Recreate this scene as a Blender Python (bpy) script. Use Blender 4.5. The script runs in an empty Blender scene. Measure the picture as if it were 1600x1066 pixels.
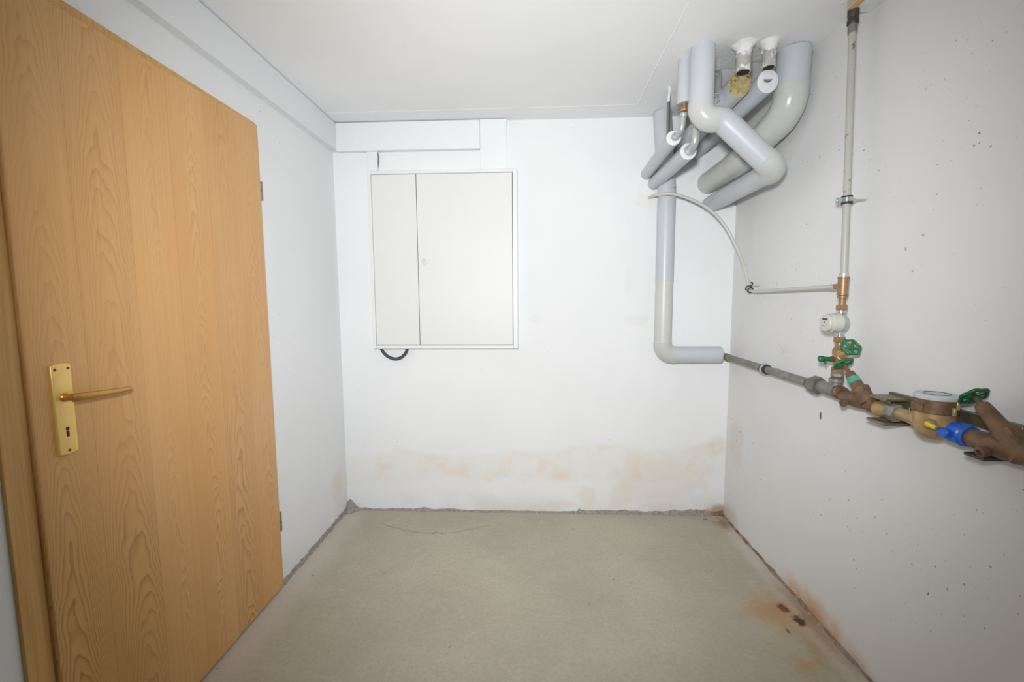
import bpy, math, random
from mathutils import Vector, Matrix, noise

random.seed(7)
scene = bpy.context.scene
COL = scene.collection
R = math.radians

# ------------------------------------------------------------------ camera, light, exposure
cam_d = bpy.data.cameras.new('camera')
cam_d.sensor_fit = 'HORIZONTAL'
cam_d.sensor_width = 36.0
cam_d.lens = 683.8 / 1600 * 36.0
cam_d.clip_start = 0.02
cam = bpy.data.objects.new('camera', cam_d)
COL.objects.link(cam)
pit, rol, yaw = R(5.44), R(-0.32), R(2.48)
fwd = Vector((-math.sin(yaw) * math.cos(pit), math.cos(yaw) * math.cos(pit), -math.sin(pit)))
rgt0 = Vector((math.cos(yaw), math.sin(yaw), 0))
up0 = rgt0.cross(fwd)
rgt = rgt0 * math.cos(rol) + up0 * math.sin(rol)
upv = -rgt0 * math.sin(rol) + up0 * math.cos(rol)
m = Matrix((rgt, upv, -fwd)).transposed().to_4x4()
m.translation = Vector((0, 0, 1.275))
cam.matrix_world = m
scene.camera = cam

world = bpy.data.worlds.new('world')
scene.world = world
world.use_nodes = True
world.node_tree.nodes['Background'].inputs[0].default_value = (0.9, 0.95, 1.0, 1)
world.node_tree.nodes['Background'].inputs[1].default_value = 0.3

vs = scene.view_settings
vs.view_transform = 'Standard'
vs.look = 'None'
vs.gamma = 1.0
vs.use_curve_mapping = False
vs.exposure = 0.0


def spot(name, loc, target, power, size, blend, radius, color=(1, 1, 1)):
    d = bpy.data.lights.new(name, 'SPOT')
    d.energy = power
    d.spot_size = R(size)
    d.spot_blend = blend
    d.shadow_soft_size = radius
    d.color = color
    o = bpy.data.objects.new(name, d)
    COL.objects.link(o)
    o.location = loc
    o.rotation_euler = (Vector(target) - Vector(loc)).to_track_quat('-Z', 'Y').to_euler()
    return o


# the photographer's flash head on top of the camera, aimed at the back wall
spot('flash_light', (-0.06, -0.02, 1.46), (0.0, 2.5, 1.27), 214, 109, 1.0, 0.06, (0.955, 0.98, 1.0))


# ------------------------------------------------------------------ node helpers
class NT:
    def __init__(self, name):
        self.mat = bpy.data.materials.new(name)
        self.mat.use_nodes = True
        self.t = self.mat.node_tree
        self.b = self.t.nodes['Principled BSDF']
        self.tc = None

    def n(self, typ, **kw):
        nd = self.t.nodes.new(typ)
        for k, v in kw.items():
            setattr(nd, k, v)
        return nd

    def link(self, a, b):
        self.t.links.new(a, b)

    def set(self, sock, v):
        if isinstance(v, bpy.types.NodeSocket):
            self.link(v, sock)
        else:
            if hasattr(sock, 'default_value'):
                if sock.type == 'RGBA' and len(v) == 3:
                    v = (*v, 1)
                sock.default_value = v

    def pos(self):
        if not self.tc:
            self.tc = self.n('ShaderNodeNewGeometry')
        return self.tc.outputs['Position']

    def math(self, op, a, b=0.0, c=None, clamp=False):
        nd = self.n('ShaderNodeMath', operation=op, use_clamp=clamp)
        self.set(nd.inputs[0], a)
        self.set(nd.inputs[1], b)
        if c is not None:
            self.set(nd.inputs[2], c)
        return nd.outputs[0]

    def sep(self, v=None):
        nd = self.n('ShaderNodeSeparateXYZ')
        self.link(v or self.pos(), nd.inputs[0])
        return nd.outputs

    def comb(self, x, y, z):
        nd = self.n('ShaderNodeCombineXYZ')
        for i, v in enumerate((x, y, z)):
            self.set(nd.inputs[i], v)
        return nd.outputs[0]

    def scale(self, s, v=None):
        nd = self.n('ShaderNodeVectorMath', operation='MULTIPLY')
        self.link(v or self.pos(), nd.inputs[0])
        nd.inputs[1].default_value = s if hasattr(s, '__len__') else (s, s, s)
        return nd.outputs[0]

    def noise(self, scale, detail=3, rough=0.5, vec=None, dist=0.0):
        nd = self.n('ShaderNodeTexNoise')
        self.link(vec or self.pos(), nd.inputs['Vector'])
        nd.inputs['Scale'].default_value = scale
        nd.inputs['Detail'].default_value = detail
        nd.inputs['Roughness'].default_value = rough
        nd.inputs['Distortion'].default_value = dist
        return nd.outputs['Fac']

    def ramp(self, v, a, b, lo=0.0, hi=1.0):
        nd = self.n('ShaderNodeMapRange')
        nd.interpolation_type = 'SMOOTHSTEP'
        self.set(nd.inputs[0], v)
        for i, q in enumerate((a, b, lo, hi)):
            self.set(nd.inputs[i + 1], q)
        return nd.outputs[0]

    def mix(self, f, a, b, blend='MIX'):
        nd = self.n('ShaderNodeMix', data_type='RGBA', blend_type=blend)
        self.set(nd.inputs[0], f)
        self.set(nd.inputs[6], a)
        self.set(nd.inputs[7], b)
        return nd.outputs[2]

    def blob(self, c, r, nz=None, amp=0.0):
        """soft mask around a world point c with radii r"""
        nd = self.n('ShaderNodeVectorMath', operation='SUBTRACT')
        self.link(self.pos(), nd.inputs[0])
        nd.inputs[1].default_value = c
        sc = self.scale(tuple(1 / q for q in r), nd.outputs[0])
        ln = self.n('ShaderNodeVectorMath', operation='LENGTH')
        self.link(sc, ln.inputs[0])
        d = ln.outputs['Value']
        if nz is not None:
            d = self.math('ADD', d, self.math('MULTIPLY', self.math('SUBTRACT', nz, 0.5), amp))
        return d

    def bump(self, h, strength=0.3, dist=0.002):
        nd = self.n('ShaderNodeBump')
        nd.inputs['Strength'].default_value = strength
        nd.inputs['Distance'].default_value = dist
        self.link(h, nd.inputs['Height'])
        self.link(nd.outputs[0], self.b.inputs['Normal'])

    def out(self, color=None, rough=None, metal=None, spec=None):
        if color is not None:
            self.set(self.b.inputs['Base Color'], color)
        if rough is not None:
            self.set(self.b.inputs['Roughness'], rough)
        if metal is not None:
            self.set(self.b.inputs['Metallic'], metal)
        if spec is not None:
            self.set(self.b.inputs['Specular IOR Level'], spec)
        return self.mat


M = {}


def srgb(r, g, b):
    f = lambda c: (c / 255) / 12.92 if c <= 10 else ((c / 255 + 0.055) / 1.055) ** 2.4
    return (f(r), f(g), f(b))


# ------------------------------------------------------------------ materials
WHITE = (0.82, 0.825, 0.83)


def specks(t, col, thr=0.735, scale=38, amount=0.75, c=(0.20, 0.18, 0.16)):
    n1 = t.noise(scale * 1.7, 1, 0.4)
    n2 = t.noise(2.1, 2, 0.5)
    f = t.math('MULTIPLY', t.ramp(n1, thr + 0.035, thr + 0.06), t.ramp(n2, 0.48, 0.6))
    return t.mix(t.math('MULTIPLY', f, amount), col, c)


def wall_base(name, white=WHITE):
    t = NT(name)
    n1 = t.noise(1.7, 4, 0.55)
    col = t.mix(t.ramp(n1, 0.3, 0.7), white, tuple(c * 0.965 for c in white))
    n2 = t.noise(55, 4, 0.6)
    n3 = t.noise(9, 3, 0.6)
    h = t.math('ADD', t.math('MULTIPLY', n2, 0.25), n3)
    t.bump(h, 0.22, 0.004)
    return t, col


def mat_wall_back():
    t, col = wall_base('white_wall_paint_with_damp_stain')
    x, y, z = t.sep()
    nb = t.noise(2.2, 4, 0.6)
    top = t.math('ADD', t.math('MULTIPLY', x, 0.055), t.math('MULTIPLY_ADD', nb, 0.20, 0.285))
    a = t.ramp(z, t.math('SUBTRACT', top, 0.015), t.math('ADD', top, 0.02), 1.0, 0.0)
    low = t.math('ADD', t.math('MULTIPLY_ADD', t.noise(3.1, 3, 0.55), 0.22, 0.10), t.math('MULTIPLY', x, 0.02))
    b = t.ramp(z, t.math('SUBTRACT', low, 0.03), t.math('ADD', low, 0.025))
    band = t.math('MULTIPLY', a, b)
    pn = t.noise(5.5, 5, 0.65)
    peach = t.math('MULTIPLY', band, t.ramp(pn, 0.45, 0.66))
    col = t.mix(t.math('MULTIPLY', band, 0.30), col, srgb(226, 221, 213))
    col = t.mix(t.math('MULTIPLY', peach, 0.68), col, srgb(228, 213, 196))
    # two paler brown patches low down
    nz = t.noise(14, 4, 0.6)
    for c, r in (((0.33, 2.525, 0.10), (0.055, 0.2, 0.07)), ((0.53, 2.525, 0.10), (0.07, 0.2, 0.08)),
                 ((0.20, 2.525, 0.05), (0.10, 0.2, 0.03)), ((0.75, 2.525, 0.20), (0.25, 0.3, 0.16)),
                 ((1.08, 2.525, 0.42), (0.06, 0.2, 0.07))):
        d = t.blob(c, r, nz, 1.6)
        col = t.mix(t.ramp(d, 0.6, 1.2, 0.35, 0.0), col, srgb(222, 208, 190))
    # grubby zone above the floor
    g = t.math('MULTIPLY', t.ramp(z, 0.0, 0.16, 1.0, 0.0), t.ramp(t.noise(3.7, 3, 0.5), 0.35, 0.65))
    col = t.mix(t.math('MULTIPLY', g, 0.55), col, srgb(206, 198, 189))
    # faint grey smudges by the cabinet and the stack pipe
    for c, r in (((0.03, 2.525, 1.16), (0.035, 0.2, 0.03)), ((0.60, 2.525, 1.15), (0.07, 0.2, 0.035)), ((0.55, 2.525, 1.36), (0.02, 0.2, 0.10))):
        d = t.blob(c, r, nz, 1.5)
        col = t.mix(t.ramp(d, 0.5, 1.2, 0.08, 0.0), col, srgb(180, 170, 155))
    # rust in the corner by the right wall
    d = t.blob((1.10, 2.525, 0.02), (0.09, 0.3, 0.05), nz, 1.2)
    col = t.mix(t.ramp(d, 0.4, 1.1, 0.7, 0.0), col, srgb(170, 125, 80))
    col = specks(t, col, 0.745, 45)
    return t.out(col, 0.85, spec=0.25)


def mat_wall_right():
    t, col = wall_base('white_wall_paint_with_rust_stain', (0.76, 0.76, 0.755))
    x, y, z = t.sep()
    nz = t.noise(11, 4, 0.6)
    d = t.blob((1.132, 1.70, -0.01), (0.3, 0.32, 0.10), nz, 1.0)
    col = t.mix(t.ramp(d, 0.0, 1.15, 0.95, 0.0), col, srgb(206, 152, 94))
    d = t.blob((1.132, 1.35, -0.02), (0.3, 0.30, 0.06), nz, 0.9)
    col = t.mix(t.ramp(d, 0.25, 1.1, 0.35, 0.0), col, srgb(200, 160, 120))
    d = t.blob((1.132, 2.45, 0.03), (0.3, 0.12, 0.10), nz, 1.0)
    col = t.mix(t.ramp(d, 0.3, 1.1, 0.35, 0.0), col, srgb(190, 150, 120))
    d = t.blob((1.132, 2.40, 0.48), (0.3, 0.09, 0.16), nz, 1.4)
    col = t.mix(t.ramp(d, 0.5, 1.1, 0.25, 0.0), col, srgb(200, 188, 170))
    d = t.blob((1.132, 1.727, 0.815), (0.3, 0.006, 0.016), nz, 0.8)
    col = t.mix(t.ramp(d, 0.7, 1.1, 0.9, 0.0), col, srgb(110, 70, 45))
    d = t.blob((1.132, 2.0, 1.04), (0.3, 0.07, 0.04), t.noise(60, 3, 0.6), 3.5)
    col = t.mix(t.ramp(d, 0.2, 0.8, 0.2, 0.0), col, srgb(190, 175, 150))
    col = specks(t, col, 0.715, 42, 0.8, srgb(95, 88, 82))
    return t.out(col, 0.8, spec=0.3)


def mat_wall_left():
    t, col = wall_base('white_wall_paint')
    x, y, z = t.sep()
    nz = t.noise(9, 4, 0.6)
    d = t.blob((-1.12, 2.40, 0.22), (0.3, 0.10, 0.13), nz, 1.3)
    col = t.mix(t.ramp(d, 0.3, 1.1, 0.4, 0.0), col, srgb(224, 208, 186))
    g = t.math('MULTIPLY', t.ramp(z, 0.0, 0.22, 1.0, 0.0), t.ramp(t.noise(5, 3, 0.5), 0.35, 0.65))
    col = t.mix(t.math('MULTIPLY', g, 0.35), col, srgb(212, 207, 200))
    col = specks(t, col, 0.745, 45)
    return t.out(col, 0.85, spec=0.25)


def mat_ceiling():
    t, col = wall_base('white_ceiling_paint', (0.87, 0.875, 0.88))
    return t.out(col, 0.9, spec=0.2)


def mat_floor():
    t = NT('worn_concrete')
    x, y, z = t.sep()
    n1 = t.noise(1.6, 5, 0.6)
    n2 = t.noise(6.5, 5, 0.65)
    n3 = t.noise(60, 4, 0.7)
    a, b, c = srgb(188, 181, 163), srgb(173, 166, 149), srgb(202, 194, 179)
    col = t.mix(t.ramp(n1, 0.35, 0.65), a, b)
    col = t.mix(t.ramp(n2, 0.52, 0.75, 0.0, 0.45), col, c)
    col = t.mix(t.ramp(n3, 0.35, 0.7, 0.0, 0.38), col, srgb(154, 146, 130))
    # paler pinkish cement smear along the walls
    e1 = t.ramp(t.math('ADD', x, t.math('MULTIPLY', n2, 0.10)), -1.02, -0.88, 1.0, 0.0)
    e2 = t.ramp(t.math('SUBTRACT', x, t.math('MULTIPLY', n2, 0.06)), 1.00, 1.06)
    e3 = t.ramp(t.math('SUBTRACT', y, t.math('MULTIPLY', n2, 0.06)), 2.39, 2.47)
    e = t.math('MAXIMUM', e1, e2)
    col = t.mix(t.math('MULTIPLY', e, 0.6), col, srgb(204, 194, 184))
    col = t.mix(t.math('MULTIPLY', e3, 0.45), col, srgb(178, 171, 161))
    # old repair patch by the back wall, outlined by a fine crack
    wob = t.math('MULTIPLY', t.math('SUBTRACT', t.noise(9, 4, 0.6), 0.5), 0.10)
    yy = t.math('ADD', y, wob)
    par = t.math('MULTIPLY_ADD', t.math('POWER', t.math('ABSOLUTE', t.math('ADD', x, 0.55)), 2.0), 1.0, 2.27)
    dline = t.math('ABSOLUTE', t.math('SUBTRACT', yy, par))
    inx = t.math('MULTIPLY', t.ramp(x, -0.88, -0.82), t.ramp(x, -0.30, -0.15, 1.0, 0.0))
    crack = t.math('MULTIPLY', t.ramp(dline, 0.002, 0.007, 1.0, 0.0), inx)
    col = t.mix(t.math('MULTIPLY', crack, 0.5), col, srgb(120, 110, 95))
    # scattered specks and chips
    sp = t.ramp(t.noise(28, 2, 0.5), 0.72, 0.76)
    col = t.mix(t.math('MULTIPLY', sp, 0.55), col, srgb(110, 102, 90))
    sp2 = t.ramp(t.noise(23, 2, 0.5, t.scale((1, 1.3, 1))), 0.735, 0.76)
    col = t.mix(t.math('MULTIPLY', sp2, 0.5), col, srgb(205, 198, 186))
    # rust by the right wall
    nz = t.noise(10, 5, 0.65)
    nf = t.noise(45, 4, 0.65)
    for cc, r, s, k in (((0.97, 1.71, 0), (0.12, 0.09, 1), 0.75, srgb(176, 132, 78)),
                        ((1.03, 1.70, 0), (0.11, 0.12, 1), 0.6, srgb(172, 130, 84)),
                        ((1.02, 1.64, 0), (0.20, 0.24, 1), 0.4, srgb(182, 156, 118)),
                        ((0.96, 1.45, 0), (0.06, 0.07, 1), 0.65, srgb(176, 138, 86)),
                        ((1.03, 1.53, 0), (0.05, 0.10, 1), 0.4, srgb(165, 130, 90)),
                        ((1.105, 1.68, 0), (0.04, 0.30, 1), 0.6, srgb(150, 112, 76)),
                        ((1.09, 2.43, 0), (0.06, 0.09, 1), 0.8, srgb(140, 100, 60))):
        d = t.blob(cc, r, nz, 1.8)
        col = t.mix(t.ramp(d, 0.0, 1.3, s, 0.0), col, k)
    for cc, r, k in (((1.038, 1.742, 0), (0.022, 0.027, 1), srgb(116, 66, 36)), ((1.062, 1.668, 0), (0.022, 0.030, 1), srgb(62, 44, 36)),
                     ((1.005, 2.47, 0), (0.016, 0.010, 1), srgb(150, 95, 45)), ((0.985, 1.61, 0), (0.006, 0.014, 1), srgb(100, 92, 84))):
        d = t.blob(cc, r, nf, 2.0)
        col = t.mix(t.ramp(d, 0.45, 1.35, 0.95, 0.0), col, k)
    t.bump(t.math('ADD', t.math('MULTIPLY', n3, 0.4), n2), 0.25, 0.004)
    return t.out(col, t.ramp(n2, 0.3, 0.7, 0.55, 0.75), spec=0.35)


def mat_mortar():
    t = NT('crumbling_grey_mortar')
    n = t.noise(70, 4, 0.7)
    col = t.mix(t.ramp(n, 0.3, 0.7), srgb(134, 127, 119), srgb(172, 164, 155))
    x, y, z = t.sep()
    f = t.math('MULTIPLY', t.ramp(x, 1.03, 1.09), t.ramp(y, 1.9, 2.3, 0.5, 0.85))
    col = t.mix(t.math('MULTIPLY', f, t.ramp(t.noise(20, 3, 0.6), 0.35, 0.6)), col, srgb(128, 92, 62))
    t.bump(n, 0.8, 0.006)
    return t.out(col, 0.95, spec=0.15)


def mat_wood_door():
    t = NT('crown_cut_alder_veneer')
    x, y, z = t.sep()
    pitch = 0.1545
    sy = t.math('DIVIDE', t.math('SUBTRACT', y, 0.878), pitch)
    si = t.math('FLOOR', sy)
    u = t.math('SUBTRACT', t.math('SUBTRACT', sy, si), 0.5)
    wn = t.n('ShaderNodeTexWhiteNoise', noise_dimensions='1D')
    t.link(si, wn.inputs['W'])
    rnd = wn.outputs['Value']
    # off-centre heart of each leaf, wandering with height
    vec = t.comb(t.math('MULTIPLY', si, 3.7), t.math('MULTIPLY', y, 1.0), t.math('MULTIPLY', z, 1.3))
    wander = t.math('MULTIPLY', t.math('SUBTRACT', t.noise(1.1, 2, 0.5, vec), 0.5), 0.55)
    uu = t.math('ADD', u, wander)
    vec2 = t.comb(t.math('MULTIPLY', si, 5.1), t.math('MULTIPLY', y, 3.2), t.math('MULTIPLY', z, 1.2))
    warp = t.math('MULTIPLY', t.math('SUBTRACT', t.noise(2.2, 3, 0.6, vec2), 0.5), 0.60)
    k = t.math('MULTIPLY_ADD', rnd, 1.6, 2.2)
    val = t.math('ADD', t.math('ADD', z, t.math('MULTIPLY', t.math('MULTIPLY', uu, uu), k)), warp)
    val = t.math('ADD', val, t.math('MULTIPLY', rnd, 3.0))
    ph = t.math('MULTIPLY', val, t.math('MULTIPLY_ADD', rnd, 5.0, 11.0))
    fr = t.math('FRACT', ph)
    ring = t.math('POWER', fr, 3.2)
    ring = t.math('MULTIPLY', ring, t.ramp(fr, 0.93, 1.0, 1.0, 0.0))
    # fade the figure in and out over the leaf
    fade = t.ramp(t.noise(1.6, 2, 0.5, t.comb(t.math('MULTIPLY', si, 2.3), y, t.math('MULTIPLY', z, 0.9))), 0.33, 0.66, 0.25, 1.0)
    lowfade = t.ramp(z, 0.3, 1.1, 1.1, 0.5)
    fib = t.noise(1.0, 3, 0.6, t.scale((150, 170, 2.2)))
    col = t.mix(t.ramp(fib, 0.25, 0.75), srgb(229, 180, 120), srgb(220, 169, 108))
    big = t.noise(1.2, 3, 0.5, t.scale((1, 5, 1.2)))
    col = t.mix(t.ramp(big, 0.35, 0.7, 0.0, 0.55), col, srgb(222, 164, 96))
    col = t.mix(t.math('MULTIPLY', t.math('MULTIPLY', ring, 0.75), t.math('MULTIPLY', fade, lowfade)), col, srgb(158, 100, 46))
    tone = t.math('MULTIPLY_ADD', rnd, 0.06, 0.96)
    tn = t.n('ShaderNodeCombineColor')
    for i in range(3):
        t.link(tone, tn.inputs[i])
    col = t.mix(1.0, col, tn.outputs[0], 'MULTIPLY')
    # thin dark joint between leaves
    j = t.ramp(t.math('ABSOLUTE', u), 0.488, 0.5)
    col = t.mix(t.math('MULTIPLY', j, 0.25), col, srgb(140, 92, 46))
    t.bump(fib, 0.06, 0.001)
    return t.out(col, 0.42, spec=0.4)


def mat_wood_frame():
    t = NT('pale_pine_frame_wood')
    fib = t.noise(1.0, 4, 0.6, t.scale((120, 120, 4)))
    col = t.mix(t.ramp(fib, 0.3, 0.7), srgb(218, 172, 108), srgb(202, 152, 86))
    t.bump(fib, 0.08, 0.001)
    return t.out(col, 0.45, spec=0.4)


def mat_edge():
    t = NT('door_edge_wood')
    fib = t.noise(1.0, 4, 0.6, t.scale((120, 120, 4)))
    col = t.mix(t.ramp(fib, 0.3, 0.7), srgb(206, 156, 92), srgb(176, 122, 60))
    return t.out(col, 0.45, spec=0.4)


def simple(name, rgb, rough=0.5, metal=0.0, var=0.12, scale=20, spec=0.5, bump=0.0, dirt=None, dthr=(0.55, 0.7), dscale=8):
    t = NT(name)
    n1 = t.noise(scale, 4, 0.6)
    c2 = tuple(c * (1 - var) for c in rgb)
    col = t.mix(t.ramp(n1, 0.3, 0.7), rgb, c2)
    if dirt:
        col = t.mix(t.ramp(t.noise(dscale, 5, 0.65), dthr[0], dthr[1]), col, dirt)
    if bump:
        t.bump(t.noise(scale * 4, 4, 0.6), bump, 0.002)
    return t.out(col, rough, metal, spec)


def add(key, mat):
    M[key] = mat


add('wall_back', mat_wall_back())
add('wall_right', mat_wall_right())
add('wall_left', mat_wall_left())
add('wall_plain', wall_base('white_wall_paint_plain')[0].out(WHITE, 0.85))
add('ceiling', mat_ceiling())
add('floor', mat_floor())
add('mortar', mat_mortar())
add('door', mat_wood_door())
add('frame_wood', mat_wood_frame())
add('edge_wood', mat_edge())
add('duct', simple('white_duct_plastic', (0.80, 0.81, 0.82), 0.55, var=0.03, scale=3, spec=0.35))
add('cabinet', simple('white_enamel_steel', (0.78, 0.785, 0.775), 0.45, var=0.02, scale=2, spec=0.4))
add('cab_door', simple('off_white_enamel_panel', (0.74, 0.745, 0.735), 0.5, var=0.03, scale=1.5, spec=0.35))
add('gap', simple('dark_gap', (0.20, 0.20, 0.20), 0.9))
add('cream', simple('cream_plastic', srgb(222, 220, 205), 0.4))
add('jacket', simple('blue_grey_pvc_jacket', srgb(193, 196, 201), 0.36, var=0.04, scale=6, spec=0.45))
add('elbow', simple('warm_grey_pvc_elbow', srgb(196, 197, 193), 0.24, var=0.05, scale=6, spec=0.5))
add('cream_jacket', simple('cream_pvc_jacket', srgb(200, 201, 194), 0.36, var=0.03, scale=6, spec=0.45))
add('foam', simple('white_foam_insulation', srgb(224, 226, 228), 0.9, var=0.10, scale=60, bump=0.5))
add('wool', simple('yellow_mineral_wool', srgb(190, 170, 118), 0.95, var=0.35, scale=45, bump=1.0, dirt=srgb(92, 72, 42), dthr=(0.56, 0.66), dscale=40))
add('galv', simple('galvanised_steel', srgb(196, 200, 198), 0.36, 0.4, 0.18, 40, bump=0.15))
add('galv_old', simple('weathered_galvanised_steel', srgb(150, 150, 142), 0.55, 0.45, 0.35, 30, bump=0.3, dirt=srgb(136, 116, 84), dthr=(0.48, 0.66), dscale=9))
add('grey_fit', simple('dull_grey_malleable_iron', srgb(150, 149, 143), 0.5, 0.45, 0.35, 35, bump=0.3))
add('nut_grey', simple('dark_grey_union_nut', srgb(124, 123, 116), 0.45, 0.45, 0.25, 35, bump=0.08))
add('painted_pipe', simple('steel_pipe_with_paint_splashes', srgb(186, 184, 178), 0.45, 0.15, 0.2, 30, bump=0.3, dirt=srgb(225, 225, 222), dthr=(0.5, 0.56), dscale=22))
add('plaster', simple('white_plaster_daub', (0.78, 0.78, 0.77), 0.9, var=0.06, scale=30, bump=0.8))
add('brass', simple('brass', srgb(166, 132, 96), 0.42, 0.35, 0.25, 35, bump=0.15, dirt=srgb(116, 84, 56), dthr=(0.55, 0.72), dscale=30))
add('bright_brass', simple('cast_brass', srgb(188, 156, 112), 0.42, 0.45, 0.25, 30, bump=0.3, dirt=srgb(130, 92, 52), dthr=(0.58, 0.75), dscale=25))
add('brown', simple('tarnished_brown_gunmetal', srgb(132, 104, 80), 0.55, 0.45, 0.35, 40, bump=0.35))
add('handle_brass', simple('brushed_brass_plate', srgb(246, 208, 124), 0.36, 0.4, 0.06, 8))
add('lever_brass', simple('brass_lever', srgb(206, 156, 82), 0.30, 0.75, 0.10, 12))
add('dark_screw', simple('dark_screw', srgb(92, 74, 50), 0.5, 0.5))
add('keyhole', simple('keyhole_shadow', (0.02, 0.018, 0.015), 0.8))
add('hinge', simple('hinge_steel', srgb(150, 140, 126), 0.4, 0.6))
add('green', simple('green_enamel', srgb(38, 118, 70), 0.4, 0.0, 0.25, 40))
add('dark_green', simple('dark_green_enamel', srgb(28, 92, 60), 0.4, 0.0, 0.25, 40))
add('teal_band', simple('teal_band', srgb(70, 165, 140), 0.5, var=0.1))
add('pipe_white', simple('milky_plastic_pipe', srgb(200, 201, 193), 0.35, var=0.05, scale=10, spec=0.45))
add('pipe_white_rust', simple('cream_pipe_with_rust_flecks', srgb(180, 180, 171), 0.4, var=0.05, scale=8, dirt=srgb(120, 92, 62), dthr=(0.62, 0.66), dscale=26))
add('black', simple('black_rubber', srgb(42, 44, 46), 0.6))
add('cable', simple('grey_cable', srgb(120, 120, 122), 0.5))
add('conduit', simple('dark_corrugated_conduit', srgb(72, 74, 80), 0.5))
add('meter_white', simple('off_white_meter_plastic', srgb(202, 200, 190), 0.35, var=0.05))
add('silver', simple('nickel_silver', srgb(200, 204, 208), 0.28, 0.8, 0.12, 30))
add('lid', simple('pale_grey_meter_lid', srgb(190, 195, 194), 0.4, var=0.05))
add('ink', simple('dark_ink', srgb(70, 80, 96), 0.6))
add('bracket', simple('olive_zinc_bracket', srgb(140, 132, 106), 0.4, 0.6, 0.3, 30, bump=0.2))
add('bracket_dark', simple('dark_steel_bracket', srgb(88, 86, 80), 0.5, 0.6, 0.3, 30, bump=0.2))
add('yellow', simple('yellow_plastic_seal', srgb(222, 200, 40), 0.4))
add('blue', simple('blue_plastic_seal', srgb(30, 96, 200), 0.35, var=0.15))
add('seal_wire', simple('brass_seal_tab', srgb(206, 184, 128), 0.4, 0.5))
add('casing_board', simple('raw_pine_board', srgb(200, 182, 160), 0.7, var=0.15, scale=15, dirt=srgb(90, 70, 55), dthr=(0.62, 0.66), dscale=20))
add('casing_edge', simple('orange_wood_edge', srgb(214, 164, 96), 0.6))


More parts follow.
